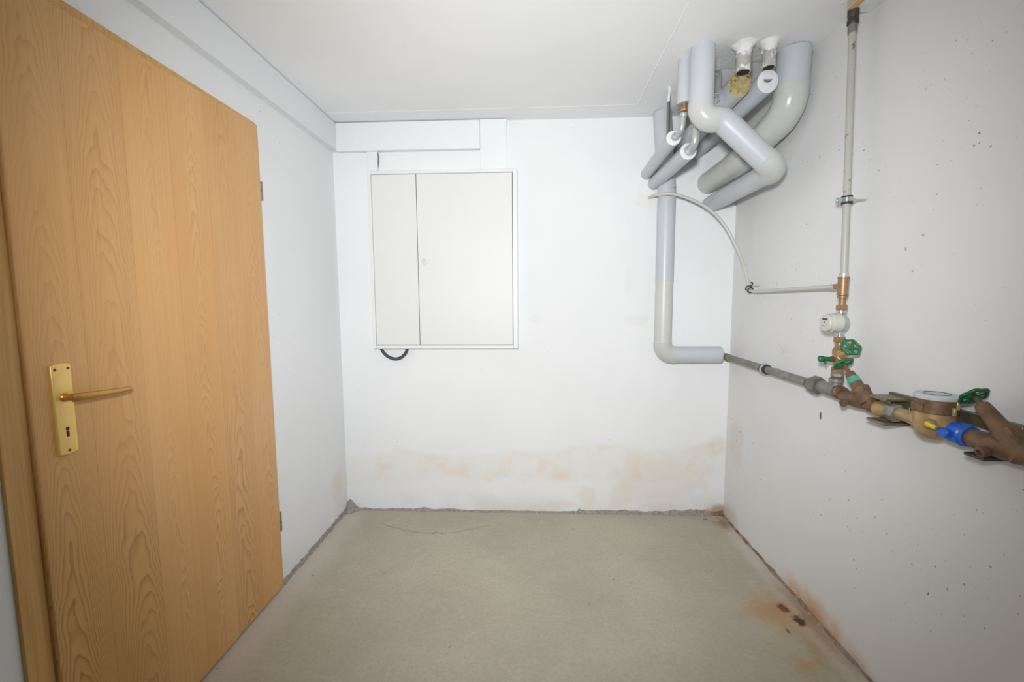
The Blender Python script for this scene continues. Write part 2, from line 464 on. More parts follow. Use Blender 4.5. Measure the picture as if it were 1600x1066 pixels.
# ------------------------------------------------------------------ mesh helpers
class MB:
    def __init__(self):
        self.v, self.f = [], []

    def add(self, vs_, fs):
        o = len(self.v)
        self.v += [Vector(q) for q in vs_]
        self.f += [tuple(i + o for i in q) for q in fs]
        return self

    def box(self, x0, x1, y0, y1, z0, z1, bev=0.0):
        if bev <= 0:
            p = [(x, y, z) for x in (x0, x1) for y in (y0, y1) for z in (z0, z1)]
            return self.add(p, [(0, 1, 3, 2), (4, 6, 7, 5), (0, 4, 5, 1), (2, 3, 7, 6), (0, 2, 6, 4), (1, 5, 7, 3)])
        # chamfered box
        lo, hi = (x0, y0, z0), (x1, y1, z1)
        pts = {}
        vs_ = []
        for sx in (0, 1):
            for sy in (0, 1):
                for sz in (0, 1):
                    s = (sx, sy, sz)
                    for a in range(3):
                        q = []
                        for i in range(3):
                            e = hi[i] if s[i] else lo[i]
                            if i != a:
                                e += -bev if s[i] else bev
                            q.append(e)
                        pts[(s, a)] = len(vs_)
                        vs_.append(q)
        fs = []
        cen = Vector([(lo[i] + hi[i]) / 2 for i in range(3)])

        def face(ids):
            a, b, c = (Vector(vs_[i]) for i in ids[:3])
            n = (b - a).cross(c - a)
            mid = sum((Vector(vs_[i]) for i in ids), Vector()) / len(ids)
            fs.append(tuple(ids) if n.dot(mid - cen) > 0 else tuple(reversed(ids)))
        for a in range(3):
            b, c = [i for i in range(3) if i != a]
            for s in (0, 1):
                ids = []
                for sb, sc in ((0, 0), (1, 0), (1, 1), (0, 1)):
                    k = [0, 0, 0]
                    k[a], k[b], k[c] = s, sb, sc
                    ids.append(pts[(tuple(k), a)])
                face(ids)
            for sb in (0, 1):
                for sc in (0, 1):
                    k0, k1 = [0, 0, 0], [0, 0, 0]
                    k0[b] = k1[b] = sb
                    k0[c] = k1[c] = sc
                    k1[a] = 1
                    k0, k1 = tuple(k0), tuple(k1)
                    face([pts[(k0, b)], pts[(k1, b)], pts[(k1, c)], pts[(k0, c)]])
        for sx in (0, 1):
            for sy in (0, 1):
                for sz in (0, 1):
                    face([pts[((sx, sy, sz), a)] for a in range(3)])
        return self.add(vs_, fs)

    def tube(self, path, rad, n=20, cap=True, wob=0.0):
        path = [Vector(p) for p in path]
        rads = rad if hasattr(rad, '__len__') else [rad] * len(path)
        t0 = (path[1] - path[0]).normalized()
        ref = Vector((0, 0, 1)) if abs(t0.z) < 0.9 else Vector((1, 0, 0))
        nrm = t0.cross(ref).normalized()
        vs_, fs = [], []
        prev = t0
        for i, p in enumerate(path):
            if i == 0:
                t = t0
            elif i == len(path) - 1:
                t = (path[i] - path[i - 1]).normalized()
            else:
                t = ((path[i] - path[i - 1]).normalized() + (path[i + 1] - path[i]).normalized()).normalized()
            q = prev.rotation_difference(t)
            nrm = (q @ nrm).normalized()
            prev = t
            bi = t.cross(nrm).normalized()
            for j in range(n):
                a = 2 * math.pi * j / n
                r = rads[i]
                if wob:
                    r *= 1 + wob * noise.noise(Vector((math.cos(a) * 2, math.sin(a) * 2, i * 0.7)) + p * 13)
                vs_.append(p + (nrm * math.cos(a) + bi * math.sin(a)) * r)
        for i in range(len(path) - 1):
            for j in range(n):
                a, b = i * n + j, i * n + (j + 1) % n
                fs.append((a, b, b + n, a + n))
        if cap:
            fs.append(tuple(reversed(range(n))))
            k = (len(path) - 1) * n
            fs.append(tuple(range(k, k + n)))
        return self.add(vs_, fs)

    def lathe(self, org, axis, prof, n=24, rot=0.0):
        """prof: list of (distance along axis, radius)"""
        org, ax = Vector(org), Vector(axis).normalized()
        ref = Vector((0, 0, 1)) if abs(ax.z) < 0.9 else Vector((1, 0, 0))
        u = ax.cross(ref).normalized()
        w = ax.cross(u).normalized()
        vs_, fs = [], []
        for (d, r) in prof:
            for j in range(n):
                a = 2 * math.pi * j / n + rot
                vs_.append(org + ax * d + (u * math.cos(a) + w * math.sin(a)) * max(r, 1e-5))
        for i in range(len(prof) - 1):
            for j in range(n):
                a, b = i * n + j, i * n + (j + 1) % n
                fs.append((a, b, b + n, a + n))
        fs.append(tuple(reversed(range(n))))
        k = (len(prof) - 1) * n
        fs.append(tuple(range(k, k + n)))
        return self.add(vs_, fs)

    def hexnut(self, org, axis, d0, d1, r, rot=0.0):
        c = min(0.15 * r, 0.25 * abs(d1 - d0))
        s = 1 if d1 > d0 else -1
        return self.lathe(org, axis, [(d0, r * 0.90), (d0 + s * c, r), (d1 - s * c, r), (d1, r * 0.90)], 6, rot)

    def ring(self, org, axis, R0, r0, n=32, k=10, lobes=0, amp=0.0):
        org, ax = Vector(org), Vector(axis).normalized()
        ref = Vector((0, 0, 1)) if abs(ax.z) < 0.9 else Vector((1, 0, 0))
        u = ax.cross(ref).normalized()
        w = ax.cross(u).normalized()
        vs_, fs = [], []
        for i in range(n):
            a = 2 * math.pi * i / n
            RR = R0 * (1 + amp * math.cos(lobes * a))
            d = u * math.cos(a) + w * math.sin(a)
            for j in range(k):
                b = 2 * math.pi * j / k
                vs_.append(org + d * (RR + r0 * math.cos(b)) + ax * (r0 * math.sin(b)))
        for i in range(n):
            for j in range(k):
                a, b = i * k + j, i * k + (j + 1) % k
                c, d = ((i + 1) % n) * k + j, ((i + 1) % n) * k + (j + 1) % k
                fs.append((a, c, d, b))
        return self.add(vs_, fs)

    def prism(self, outline, axis_i, a0, a1):
        """closed 2-D outline extruded along axis index; outline gives the two other coords in order"""
        n = len(outline)
        vs_ = []
        for a in (a0, a1):
            for p in outline:
                q = list(p)
                q.insert(axis_i, a)
                vs_.append(q)
        fs = [tuple(range(n)), tuple(range(2 * n - 1, n - 1, -1))]
        for i in range(n):
            j = (i + 1) % n
            fs.append((i, i + n, j + n, j))
        return self.add(vs_, fs)


ORG = {}


def build(name, mb, mat, parent=None, angle=40):
    me = bpy.data.meshes.new(name)
    if parent is None:
        lo = [min(v[i] for v in mb.v) for i in range(3)]
        hi = [max(v[i] for v in mb.v) for i in range(3)]
        org = Vector(((lo[0] + hi[0]) / 2, (lo[1] + hi[1]) / 2, lo[2]))
    else:
        org = ORG[parent.name]
    me.from_pydata([tuple(v - org) for v in mb.v], [], mb.f)
    import bmesh
    bm = bmesh.new()
    bm.from_mesh(me)
    bmesh.ops.recalc_face_normals(bm, faces=bm.faces)
    bm.to_mesh(me)
    bm.free()
    for p in me.polygons:
        p.use_smooth = True
    me.set_sharp_from_angle(angle=R(angle))
    me.materials.append(M[mat])
    o = bpy.data.objects.new(name, me)
    COL.objects.link(o)
    if parent is None:
        o.location = org
    else:
        o.parent = parent
    ORG[o.name] = org
    return o


def thing(name, label, cat, loc, group=None):
    o = bpy.data.objects.new(name, None)
    o.empty_display_size = 0.05
    COL.objects.link(o)
    o.location = loc
    ORG[o.name] = Vector(loc)
    return tag(o, label, cat, group)


def tag(o, label, cat, group=None):
    o['label'] = label
    o['category'] = cat
    if group:
        o['group'] = group
    return o


def struct(o, label=None):
    o['kind'] = 'structure'
    if label:
        o['label'] = label
    return o


def bend(pts, rad, n=10):
    """polyline with rounded corners; rad is one radius or one per inner corner"""
    pts = [Vector(p) for p in pts]
    out = [pts[0]]
    for i in range(1, len(pts) - 1):
        r = rad[i - 1] if hasattr(rad, '__len__') else rad
        a = (pts[i - 1] - pts[i]).normalized()
        b = (pts[i + 1] - pts[i]).normalized()
        ang = a.angle(b)
        d = r / math.tan(ang / 2)
        p0, p1 = pts[i] + a * d, pts[i] + b * d
        c = pts[i] + (a + b).normalized() * (r / math.sin(ang / 2))
        v0, v1 = p0 - c, p1 - c
        q = v0.rotation_difference(v1)
        axis, th = q.to_axis_angle()
        for k in range(n + 1):
            out.append(c + Matrix.Rotation(th * k / n, 3, axis) @ v0)
    out.append(pts[-1])
    return out


def spline(pts, n=8):
    pts = [Vector(p) for p in pts]
    P = [pts[0] * 2 - pts[1]] + pts + [pts[-1] * 2 - pts[-2]]
    out = []
    for i in range(1, len(P) - 2):
        for k in range(n):
            t = k / n
            a, b, c, d = P[i - 1:i + 3]
            out.append(0.5 * ((2 * b) + (c - a) * t + (2 * a - 5 * b + 4 * c - d) * t * t + (3 * b - a - 3 * c + d) * t ** 3))
    out.append(pts[-1])
    return out


# ------------------------------------------------------------------ the room
XL, XR, YB, YF, ZC = -1.12, 1.132, 2.525, -1.0, 2.262
T = 0.12
struct(build('floor', MB().box(XL - T, XR + T, YF - T, YB + T, -0.1, 0), 'floor'))
ceil = struct(build('ceiling', MB().box(XL - T, XR + T, YF - T, YB + T, ZC, ZC + 0.12), 'ceiling'))
wb = struct(build('wall_back', MB().box(XL - T, XR + T, YB, YB + T, 0, ZC), 'wall_back'))
wr = struct(build('wall_right', MB().box(XR, XR + T, YF, YB, 0, ZC), 'wall_right'))
wl = struct(build('wall_left', MB().box(XL - T, XL, YF, YB, 0, ZC), 'wall_left'))
struct(build('wall_front', MB().box(XL - T, XR + T, YF - T, YF, 0, ZC), 'wall_plain'))

# raised formwork seams on the ceiling
mb = MB().tube([(0.53, YF, ZC + 0.0015), (0.532, 1.6, ZC + 0.0015), (0.538, 2.08, ZC + 0.0015), (0.547, 2.36, ZC + 0.0015)], 0.0035, 8)
build('formwork_seam', mb, 'ceiling', ceil)
mb = MB().tube([(XL + 0.04, 2.375, ZC + 0.0015), (0.234, 2.368, ZC + 0.0015), (0.545, 2.36, ZC + 0.0015)], 0.003, 8)
build('formwork_seam', mb, 'ceiling', ceil)
# rough plaster around the pipe holes
mb = MB()
for cx, cy, rx, ry in ((0.83, 1.93, 0.16, 0.13), (0.96, 1.90, 0.10, 0.10)):
    n, k = 28, 5
    vs_, fs = [(cx, cy, ZC - 0.004)], []
    for j in range(1, k + 1):
        for i in range(n):
            a = 2 * math.pi * i / n
            w = 1 + 0.25 * noise.noise(Vector((math.cos(a) * 2 + cx * 9, math.sin(a) * 2, j * 0.3)))
            d = j / k
            h = 0.004 * (1 - d ** 2) * (1 + 0.9 * noise.noise(Vector((a * 3, j, cx * 7)))) if j < k else -0.002
            vs_.append((cx + rx * d * w * math.cos(a), cy + ry * d * w * math.sin(a), ZC - h))
    for i in range(n):
        fs.append((0, 1 + i, 1 + (i + 1) % n))
        for j in range(k - 1):
            a, b = 1 + j * n + i, 1 + j * n + (i + 1) % n
            fs.append((a, a + n, b + n, b))
    mb.add(vs_, fs)
build('plaster_patch', mb, 'plaster', ceil, 60)
# filler patch round the hole of the thin water pipe
mb = MB().prism([(0.585, 1.792), (0.59, 1.856), (0.64, 1.860), (0.672, 1.848), (0.672, 1.800), (0.66, 1.778)], 1, YB - 0.0015, YB + 0.002)
M['patch'] = simple('pale_filler', (0.79, 0.785, 0.77), 0.9, var=0.03)
build('filler_patch', mb, 'patch', wb)


# ragged mortar where the plaster stops short of the floor
def ragged(name, a, b, inward, hfun, dfun, n=260):
    a, b, inward = Vector(a), Vector(b), Vector(inward)
    vs_, fs = [], []
    for i in range(n + 1):
        s = i / n
        p = a.lerp(b, s)
        h, d = hfun(s), dfun(s)
        vs_ += [p - inward * 0.004 + Vector((0, 0, -0.004)), p - inward * 0.004 + Vector((0, 0, h)),
                p + inward * min(0.006, d * 0.4) + Vector((0, 0, h * 0.96)),
                p + inward * d * 0.55 + Vector((0, 0, h * 0.45)), p + inward * d + Vector((0, 0, -0.004))]
    for i in range(n):
        o = i * 5
        for k in range(5):
            fs.append((o + k, o + (k + 1) % 5, o + 5 + (k + 1) % 5, o + 5 + k))
    fs.append((4, 3, 2, 1, 0))
    o = n * 5
    fs.append((o, o + 1, o + 2, o + 3, o + 4))
    return struct(build(name, MB().add(vs_, fs), 'mortar', None, 25))


def nz(s, f, seed):
    return noise.noise(Vector((s * f, seed, 0.3))) + 0.5 * noise.noise(Vector((s * f * 2.7, seed + 4, 0.1))) + 0.35 * noise.noise(Vector((s * f * 7, seed + 9, 0.7)))


def bump1(s, c, w, h):
    return h * math.exp(-((s - c) / w) ** 2)


def h_back(s):
    base = 0.007 + 0.010 * max(0, nz(s, 14, 1.0))
    base += bump1(s, 0.007, 0.014, 0.055) + bump1(s, 0.21, 0.015, 0.014) + bump1(s, 0.28, 0.03, 0.008)
    if s > 0.62:
        base += 0.012 + 0.012 * nz(s, 30, 5.0) + bump1(s, 0.93, 0.05, 0.016)
    return max(0.002, base)


ragged('trim_1', (XL, YB, 0), (XR, YB, 0), (0, -1, 0), h_back, lambda s: max(0.006, 0.016 + 0.012 * nz(s, 20, 2.0) + bump1(s, 0.01, 0.02, 0.05)))
ragged('trim_2', (XL, YB, 0), (XL, 1.80, 0), (1, 0, 0), lambda s: max(0.006, 0.020 + 0.012 * nz(s, 13, 3.0)), lambda s: max(0.006, 0.013 + 0.012 * nz(s, 16, 6.0)))
ragged('trim_3', (XR, YB, 0), (XR, YF, 0), (-1, 0, 0), lambda s: max(0.002, 0.009 + 0.007 * nz(s, 40, 7.0)), lambda s: max(0.006, 0.014 + 0.008 * nz(s, 30, 8.0)))

# ------------------------------------------------------------------ the door in the left wall
DX0, DX1 = -1.121, -1.102          # back and front of the visible leaf
DY0, DY1, DZ0, DZ1 = 0.900, 1.796, 0.010, 1.982

SAG = 0.023


def rrect(y0, y1, z0, z1, r, n=5):
    o = []
    for cy, cz, a0 in ((y1 - r, z0 + r, -90), (y1 - r, z1 - r, 0), (y0 + r, z1 - r, 90), (y0 + r, z0 + r, 180)):
        for k in range(n + 1):
            a = R(a0 + 90 * k / n)
            o.append((cy + r * math.cos(a), cz + r * math.sin(a)))
    return o


mb = MB()
N0 = rrect(DY0, DY1, DZ0, DZ1, 0.006)
prof = [(DX0, 0.0), (DX1 - 0.004, 0.0), (DX1 - 0.0012, 0.0012), (DX1, 0.004)]
vs_, fs = [], []
for (x, ins) in prof:
    cy, cz = (DY0 + DY1) / 2, (DZ0 + DZ1) / 2
    hy, hz = (DY1 - DY0) / 2, (DZ1 - DZ0) / 2
    for (y, z) in N0:
        zz = cz + (z - cz) * (hz - ins) / hz
        if z > 1:                       # the leaf has dropped a little on its latch side
            zz -= SAG * (DY1 - y) / (DY1 - DY0)
        vs_.append((x, cy + (y - cy) * (hy - ins) / hy, zz))
n = len(N0)
for i in range(len(prof) - 1):
    for j in range(n):
        fs.append((i * n + j, i * n + (j + 1) % n, (i + 1) * n + (j + 1) % n, (i + 1) * n + j))
fs.append(tuple(range(n)))
fs.append(tuple(range((len(prof) - 1) * n, len(prof) * n)))
door = struct(build('door_1', MB().add(vs_, fs), 'door', None, 50), 'light veneered wooden door with brass handle, shut in the left wall')
# frame: casing lying on the wall round the leaf
mb = MB()
fx0, fx1 = XL - 0.01, XL + 0.007
mb.box(fx0, fx1, 0.845, DY0 + 0.012, 0, 1.991, 0.002)
mb.box(fx0, fx1, DY1 - 0.012, 1.802, 0, 1.991, 0.002)
mb.box(fx0, fx1, DY0 + 0.012, DY1 - 0.012, DZ1 - 0.045, 1.991, 0.002)
build('door_frame', mb, 'frame_wood', door)
# lipping along the top and latch edge, a shade lighter than the veneer
mb = MB().box(DX0 + 0.001, DX1 - 0.006, DY0 - 0.0015, DY0 + 0.003, DZ0 + 0.004, DZ1 - SAG - 0.004, 0.001)
build('edge_lipping', mb, 'edge_wood', door)
for z0, z1 in ((1.688, 1.762), (0.258, 0.345)):
    zm = (z0 + z1) / 2
    h = build('hinge', MB().lathe((-1.110, 1.806, z0), (0, 0, 1), [(0, 0.0075), (0, 0.0075), (zm - z0 - 0.002, 0.0075)], 14)
              .lathe((-1.110, 1.806, zm + 0.002), (0, 0, 1), [(0, 0.0075), (z1 - zm - 0.002, 0.0075)], 14), 'hinge', door)
    build('hinge_pin', MB().lathe((-1.110, 1.806, zm - 0.003), (0, 0, 1), [(0, 0.006), (0.006, 0.006)], 12), 'dark_screw', h)
# long brass plate
px = DX1
outl = []
y0, y1, z0, z1 = 0.941, 0.986, 0.918, 1.128
for k in range(7):
    s = k / 6
    outl.append((y0 + (y1 - y0) * s, z0 - 0.004 * math.sin(math.pi * s)))
for k in range(7):
    s = k / 6
    outl.append((y1 - (y1 - y0) * s, z1 + 0.004 * math.sin(math.pi * s)))
vs_, fs = [], []
cy, cz = (y0 + y1) / 2, (z0 + z1) / 2
for (x, ins) in ((px - 0.001, 0), (px + 0.006, 0), (px + 0.008, 0.0015), (px + 0.0085, 0.003)):
    for (y, z) in outl:
        vs_.append((x, cy + (y - cy) * (1 - ins / 0.0225), cz + (z - cz) * (1 - ins / 0.105)))
n = len(outl)
for i in range(3):
    for j in range(n):
        fs.append((i * n + j, i * n + (j + 1) % n, (i + 1) * n + (j + 1) % n, (i + 1) * n + j))
fs += [tuple(range(n)), tuple(range(3 * n, 4 * n))]
plate = build('handle_plate', MB().add(vs_, fs), 'handle_brass', door, 35)
for (y, z) in ((0.949, 1.119), (0.978, 1.119), (0.9635, 0.925)):
    build('screw', MB().lathe((px + 0.0078, y, z), (1, 0, 0), [(0, 0.0032), (0.0012, 0.0032), (0.0016, 0.002)], 12), 'dark_screw', plate)
mb = MB().lathe((px + 0.008, 0.9635, 0.977), (1, 0, 0), [(0, 0.0042), (0.001, 0.0042)], 16)
mb.box(px + 0.008, px + 0.009, 0.9605, 0.9665, 0.958, 0.972)
build('keyhole', mb, 'keyhole', plate)
# lever
zl = 1.052
lev = MB().lathe((px + 0.008, 0.9635, zl), (1, 0, 0), [(0, 0.0105), (0.004, 0.0105), (0.006, 0.0085), (0.034, 0.0085)], 20)
path = spline([(px + 0.034, 0.958, zl), (px + 0.041, 0.972, zl), (px + 0.045, 1.000, zl - 0.001), (px + 0.046, 1.035, zl - 0.003), (px + 0.044, 1.075, zl - 0.005), (px + 0.040, 1.098, zl - 0.005)], 6)
lev.tube(path, [0.0105 - 0.005 * i / (len(path) - 1) for i in range(len(path))], 14)
build('lever_handle', lev, 'lever_brass', plate)

# ------------------------------------------------------------------ cable ducts
o = build('cable_duct', MB().box(XL, -1.087, YF, YB, 2.110, ZC - 0.004, 0.0015), 'duct')
tag(o, 'long white boxed duct running along the top of the left wall above the door', 'duct')
o = build('cable_duct', MB().box(-1.0865, -0.2785, 2.492, YB, 2.104, ZC - 0.005, 0.0012), 'duct')
tag(o, 'white horizontal flat duct under the ceiling of the back wall above the cabinet', 'duct')
o = build('cable_duct', MB().box(-0.278, -0.130, 2.492, YB, 1.988, ZC - 0.003, 0.0012), 'duct')
tag(o, 'wide white vertical duct dropping from the ceiling to the cabinet top', 'duct')
t = thing('cable_duct', 'narrow short white duct entering the cabinet top at its left', 'duct', (-0.887, 2.515, 1.988))
build('cover', MB().box(-0.917, -0.858, 2.502, YB, 1.988, 2.1035, 0.0012), 'duct', t)
build('cable', MB().tube(spline([(-0.862, 2.512, 2.103), (-0.8535, 2.508, 2.085), (-0.853, 2.508, 2.06), (-0.858, 2.512, 2.02)]), 0.003, 8), 'cable', t)

# ------------------------------------------------------------------ distribution cabinet
bx0, bx1, bz0, bz1, by = -0.903, -0.073, 0.998, 1.986, 2.462
t = thing('distribution_cabinet', 'white steel two-door electrical cabinet mounted on the back wall', 'cabinet', ((bx0 + bx1) / 2, YB, bz0))
mb = MB()
mb.box(bx0 + 0.004, bx1 - 0.004, by + 0.012, YB, bz0 + 0.004, bz1 - 0.004)
build('body', mb, 'gap', t)
fw = 0.018
mb = MB()
mb.box(bx0, bx0 + fw, by, YB, bz0, bz1, 0.002)
mb.box(bx1 - 0.026, bx1, by, YB, bz0, bz1, 0.002)
mb.box(bx0 + fw, bx1 - 0.026, by, YB, bz1 - 0.018, bz1, 0.002)
mb.box(bx0 + fw, bx1 - 0.026, by, YB, bz0, bz0 + 0.019, 0.002)
build('frame', mb, 'cabinet', t)
ix0, ix1, iz0, iz1 = bx0 + fw + 0.0028, bx1 - 0.026 - 0.0028, bz0 + 0.019 + 0.0028, bz1 - 0.018 - 0.0028
xm = -0.632
build('door', MB().box(ix0, xm - 0.0016, by - 0.002, by + 0.02, iz0, iz1, 0.0015), 'cab_door', t)
d2 = build('door', MB().box(xm + 0.0016, ix1, by - 0.002, by + 0.02, iz0, iz1, 0.0015), 'cab_door', t)
lk = build('lock', MB().lathe((-0.594, by - 0.001, 1.490), (0, -1, 0), [(0, 0.019), (0.006, 0.019), (0.008, 0.016), (0.008, 0.011), (0.005, 0.010)], 28), 'cream', d2)
build('lock_core', MB().lathe((-0.594, by - 0.005, 1.490), (0, -1, 0), [(0, 0.009), (0.003, 0.008)], 16).box(-0.6, -0.588, by - 0.0095, by - 0.007, 1.4885, 1.4915), 'cream', lk)
# corrugated conduit loop below
base = spline([(-0.875, 2.505, 1.002), (-0.862, 2.50, 0.975), (-0.832, 2.496, 0.948), (-0.79, 2.494, 0.934), (-0.755, 2.496, 0.942), (-0.728, 2.50, 0.968), (-0.716, 2.505, 1.002)], 14)
o = build('corrugated_conduit', MB().tube(base, [0.0085 if i % 3 else 0.0100 for i in range(len(base))], 12), 'conduit')
tag(o, 'small dark loop of corrugated conduit hanging below the white cabinet', 'conduit')


# ------------------------------------------------------------------ pipe helpers
def jacket_part(name, parent, path, r, mat, n=28):
    return build(name, MB().tube(path, r, n), mat, parent, 50)


def arc_between(p0, c, p1, rad, n=12, ext=0.0):
    pts = bend([p0, c, p1], rad, n)[1:-1]
    if ext:
        a = (pts[0] - pts[1]).normalized()
        b = (pts[-1] - pts[-2]).normalized()
        pts = [pts[0] + a * ext] + pts + [pts[-1] + b * ext]
    return pts


# ------------------------------------------------------------------ zigzag jacketed pipe
A0, A1, A1b, A2, A3 = (Vector((0.682, 1.865, ZC)), Vector((0.682, 1.865, 1.990)), Vector((0.764, 1.862, 1.988)),
                       Vector((0.985, 1.85, 1.792)), Vector((0.990, YB + 0.01, 1.790)))
ra = 0.0475
t = thing('insulated_pipe', 'grey jacketed pipe zigzagging from the ceiling through smooth elbows, foremost of the cluster', 'pipe', (0.682, 1.865, ZC))
e1 = arc_between(A0, A1, A1b, 0.052, 14, 0.010)
e1b = arc_between(e1[-1], A1b, A2, 0.050, 8, 0.004)
e2 = arc_between(A1, A2, A3, 0.055, 14, 0.012)
jacket_part('pipe_section', t, [A0, e1[1]], ra, 'jacket')
jacket_part('pipe_section', t, [e1[-2], *e1b[1:-1], e2[1]], ra, 'jacket')
jacket_part('pipe_section', t, [e2[-2], A3], ra * 0.94, 'jacket')
jacket_part('elbow', t, e1, ra + 0.0022, 'elbow')
jacket_part('elbow', t, e2, ra + 0.0022, 'elbow')

# ------------------------------------------------------------------ big soil pipe
B0, B1, B2, B3 = Vector((1.055, 1.90, ZC)), Vector((1.055, 1.915, 2.035)), Vector((1.012, 2.22, 1.935)), Vector((0.975, YB + 0.01, 1.905))
rb = 0.0615
t = thing('insulated_pipe', 'thickest grey jacketed pipe curving from the ceiling beside the right wall', 'pipe', (1.055, 1.90, ZC))
eb = arc_between(B0, B1, B2, 0.10, 18, 0.03)
jacket_part('pipe_section', t, [B0, eb[1]], rb, 'jacket', 36)
jacket_part('pipe_section', t, [eb[-2], B2], rb, 'elbow', 36)
eb2 = arc_between(B1, B2, B3, 0.3, 6, 0.03)
jacket_part('pipe_section', t, [B2, B3], rb * 0.96, 'cream_jacket', 36)
jacket_part('elbow', t, eb, rb + 0.002, 'elbow', 36)
jacket_part('elbow', t, eb2, rb + 0.002, 'elbow', 36)

# ------------------------------------------------------------------ pipe with yellow mineral wool end + stub
def cut_end(name, parent, p, axis, r, mat, hole=None):
    """slightly domed cut face"""
    pr = [(0, r * 0.99), (0.004, r * 0.96), (0.006, r * 0.6), (0.006, r * 0.3), (0.005, 0.001)]
    return build(name, MB().lathe(p, axis, pr, 28), mat, parent, 60)


def insulated(label, near, far, r, mat_end, axis_end=None):
    near, far = Vector(near), Vector(far)
    d = (far - near).normalized()
    t = thing('insulated_pipe', label, 'pipe', tuple(near))
    # mitre-cut near end: skew the first ring
    axis_end = Vector(axis_end).normalized() if axis_end else -d
    mb = MB()
    n = 30
    ref = Vector((0, 0, 1))
    u = d.cross(ref).normalized()
    w = u.cross(d).normalized()
    ring0, ring1 = [], []
    for j in range(n):
        a = 2 * math.pi * j / n
        off = (u * math.cos(a) + w * math.sin(a)) * r
        s = -off.dot(axis_end) / d.dot(axis_end)
        ring0.append(near + off + d * s)
        ring1.append(far + off)
    mb.add(ring0 + ring1, [(j, (j + 1) % n, n + (j + 1) % n, n + j) for j in range(n)] + [tuple(range(2 * n - 1, n - 1, -1))])
    build('pipe_section', mb, 'jacket', t, 50)
    mb = MB()
    inner = [near + (p - near) * 0.75 + axis_end * 0.004 for p in ring0]
    inner2 = [near + (p - near) * 0.35 + axis_end * 0.003 for p in ring0]
    mb.add(ring0 + inner + inner2 + [near], [(j, (j + 1) % n, n + (j + 1) % n, n + j) for j in range(n)] +
           [(n + j, n + (j + 1) % n, 2 * n + (j + 1) % n, 2 * n + j) for j in range(n)] +
           [(2 * n + j, 2 * n + (j + 1) % n, 3 * n) for j in range(n)])
    build('cut_end', mb, mat_end, t, 60)
    return t


t3 = insulated('jacketed pipe with ragged yellow mineral wool showing at its cut end', (0.843, 1.893, 2.134), (0.813, YB + 0.01, 2.08), 0.047, 'wool', (0.05, -1, -0.18))
# frayed tufts at the cut
mb = MB()
for k in range(14):
    a = R(140 + random.uniform(-35, 60))
    p = Vector((0.845 + 0.045 * math.cos(a), 1.875, 2.134 + 0.045 * math.sin(a)))
    mb.tube([p, p + Vector((random.uniform(-.014, .006), -0.008, random.uniform(-.006, .014)))], [0.004, 0.0015], 6)
build('frayed_wool', mb, 'wool', t3)
t4 = insulated('jacketed pipe with round white foam cut end, right of the yellow wool end', (0.938, 1.862, 2.128), (0.903, YB + 0.01, 2.074), 0.042, 'foam', (0.05, -1, -0.10))
build('slot', MB().prism([(0.918, 2.131), (0.9515, 2.131), (0.945, 2.124), (0.935, 2.121), (0.925, 2.124)], 1, 1.851, 1.8585), 'cable', t4)


def stub(label, x, y, z0, r):
    t = thing('steel_pipe', label, 'pipe', (x, y, ZC))
    pr = [(0, r * 0.80), (0.001, r * 0.80), (0.001, r), (ZC - z0, r)]
    build('pipe_wall', MB().lathe((x, y, z0), (0, 0, 1), pr, 24), 'painted_pipe', t)
    build('bore', MB().lathe((x, y, z0 - 0.0004), (0, 0, 1), [(0, r * 0.82), (0.001, r * 0.82)], 20), 'keyhole', t)
    path = [Vector((x, y, ZC + 0.004 - 0.042 * k / 5)) for k in range(6)]
    build('plaster_collar', MB().tube(path, [r * q for q in (2.0, 1.5, 1.22, 1.1, 1.05, 0.98)], 22, True, 0.28), 'plaster', t, 60)
    return t


stub('short steel ceiling pipe ending above the yellow wool, splashed with white plaster', 0.835, 1.852, 2.158, 0.0285)
stub('short steel ceiling pipe meeting the white foam end, splashed with white plaster', 0.928, 1.842, 2.168, 0.0245)


# ------------------------------------------------------------------ the two smaller pipes with galvanised elbows
def small_pipe(label, top, near, far, r, rf, zbot, zring, disc):
    near, far, top = Vector(near), Vector(far), Vector(top)
    t = insulated(label, near, far, r, 'foam')
    build('riser', MB().tube([top, (top.x, top.y, zbot)], 0.030 if disc else 0.024, 22), 'jacket', t, 50)
    mb = MB().lathe((top.x, top.y, zbot + 0.004), (0, 0, -1), [(0, rf * 1.1), (zbot - zring - 0.016, rf * 1.1)], 16)
    mb.hexnut((top.x, top.y, zbot - 0.002), (0, 0, -1), 0.012, 0.030, rf * 1.5)
    build('brass_fitting', mb, 'brass', t, 35)
    if disc:
        build('escutcheon', MB().lathe((top.x - 0.004, top.y - 0.004, zbot + 0.002), (0.15, 0.1, -1), [(0, 0.030), (0.003, 0.031), (0.005, 0.026)], 26), 'galv', t)
    c1 = Vector((top.x, top.y, zring))
    corner = Vector((top.x - 0.35 * (top.x - near.x), near.y - 0.052, near.z + 0.006))
    path = bend([c1 + Vector((0, 0, 0.012)), corner, near + Vector((0, 0.02, 0))], 0.036, 12)
    build('steel_elbow', MB().tube(path, rf, 18), 'galv', t, 50)
    ax = (path[-1] - path[-2]).normalized()
    build('collar', MB().lathe(near - ax * 0.020, ax, [(0, rf * 1.22), (0.002, rf * 1.32), (0.012, rf * 1.32), (0.014, rf * 1.22)], 20), 'galv', t)
    ax2 = (path[1] - path[0]).normalized()
    build('collar', MB().lathe(path[0], ax2, [(0, rf * 1.22), (0.002, rf * 1.3), (0.012, rf * 1.3), (0.014, rf * 1.2)], 20), 'galv', t)
    return t


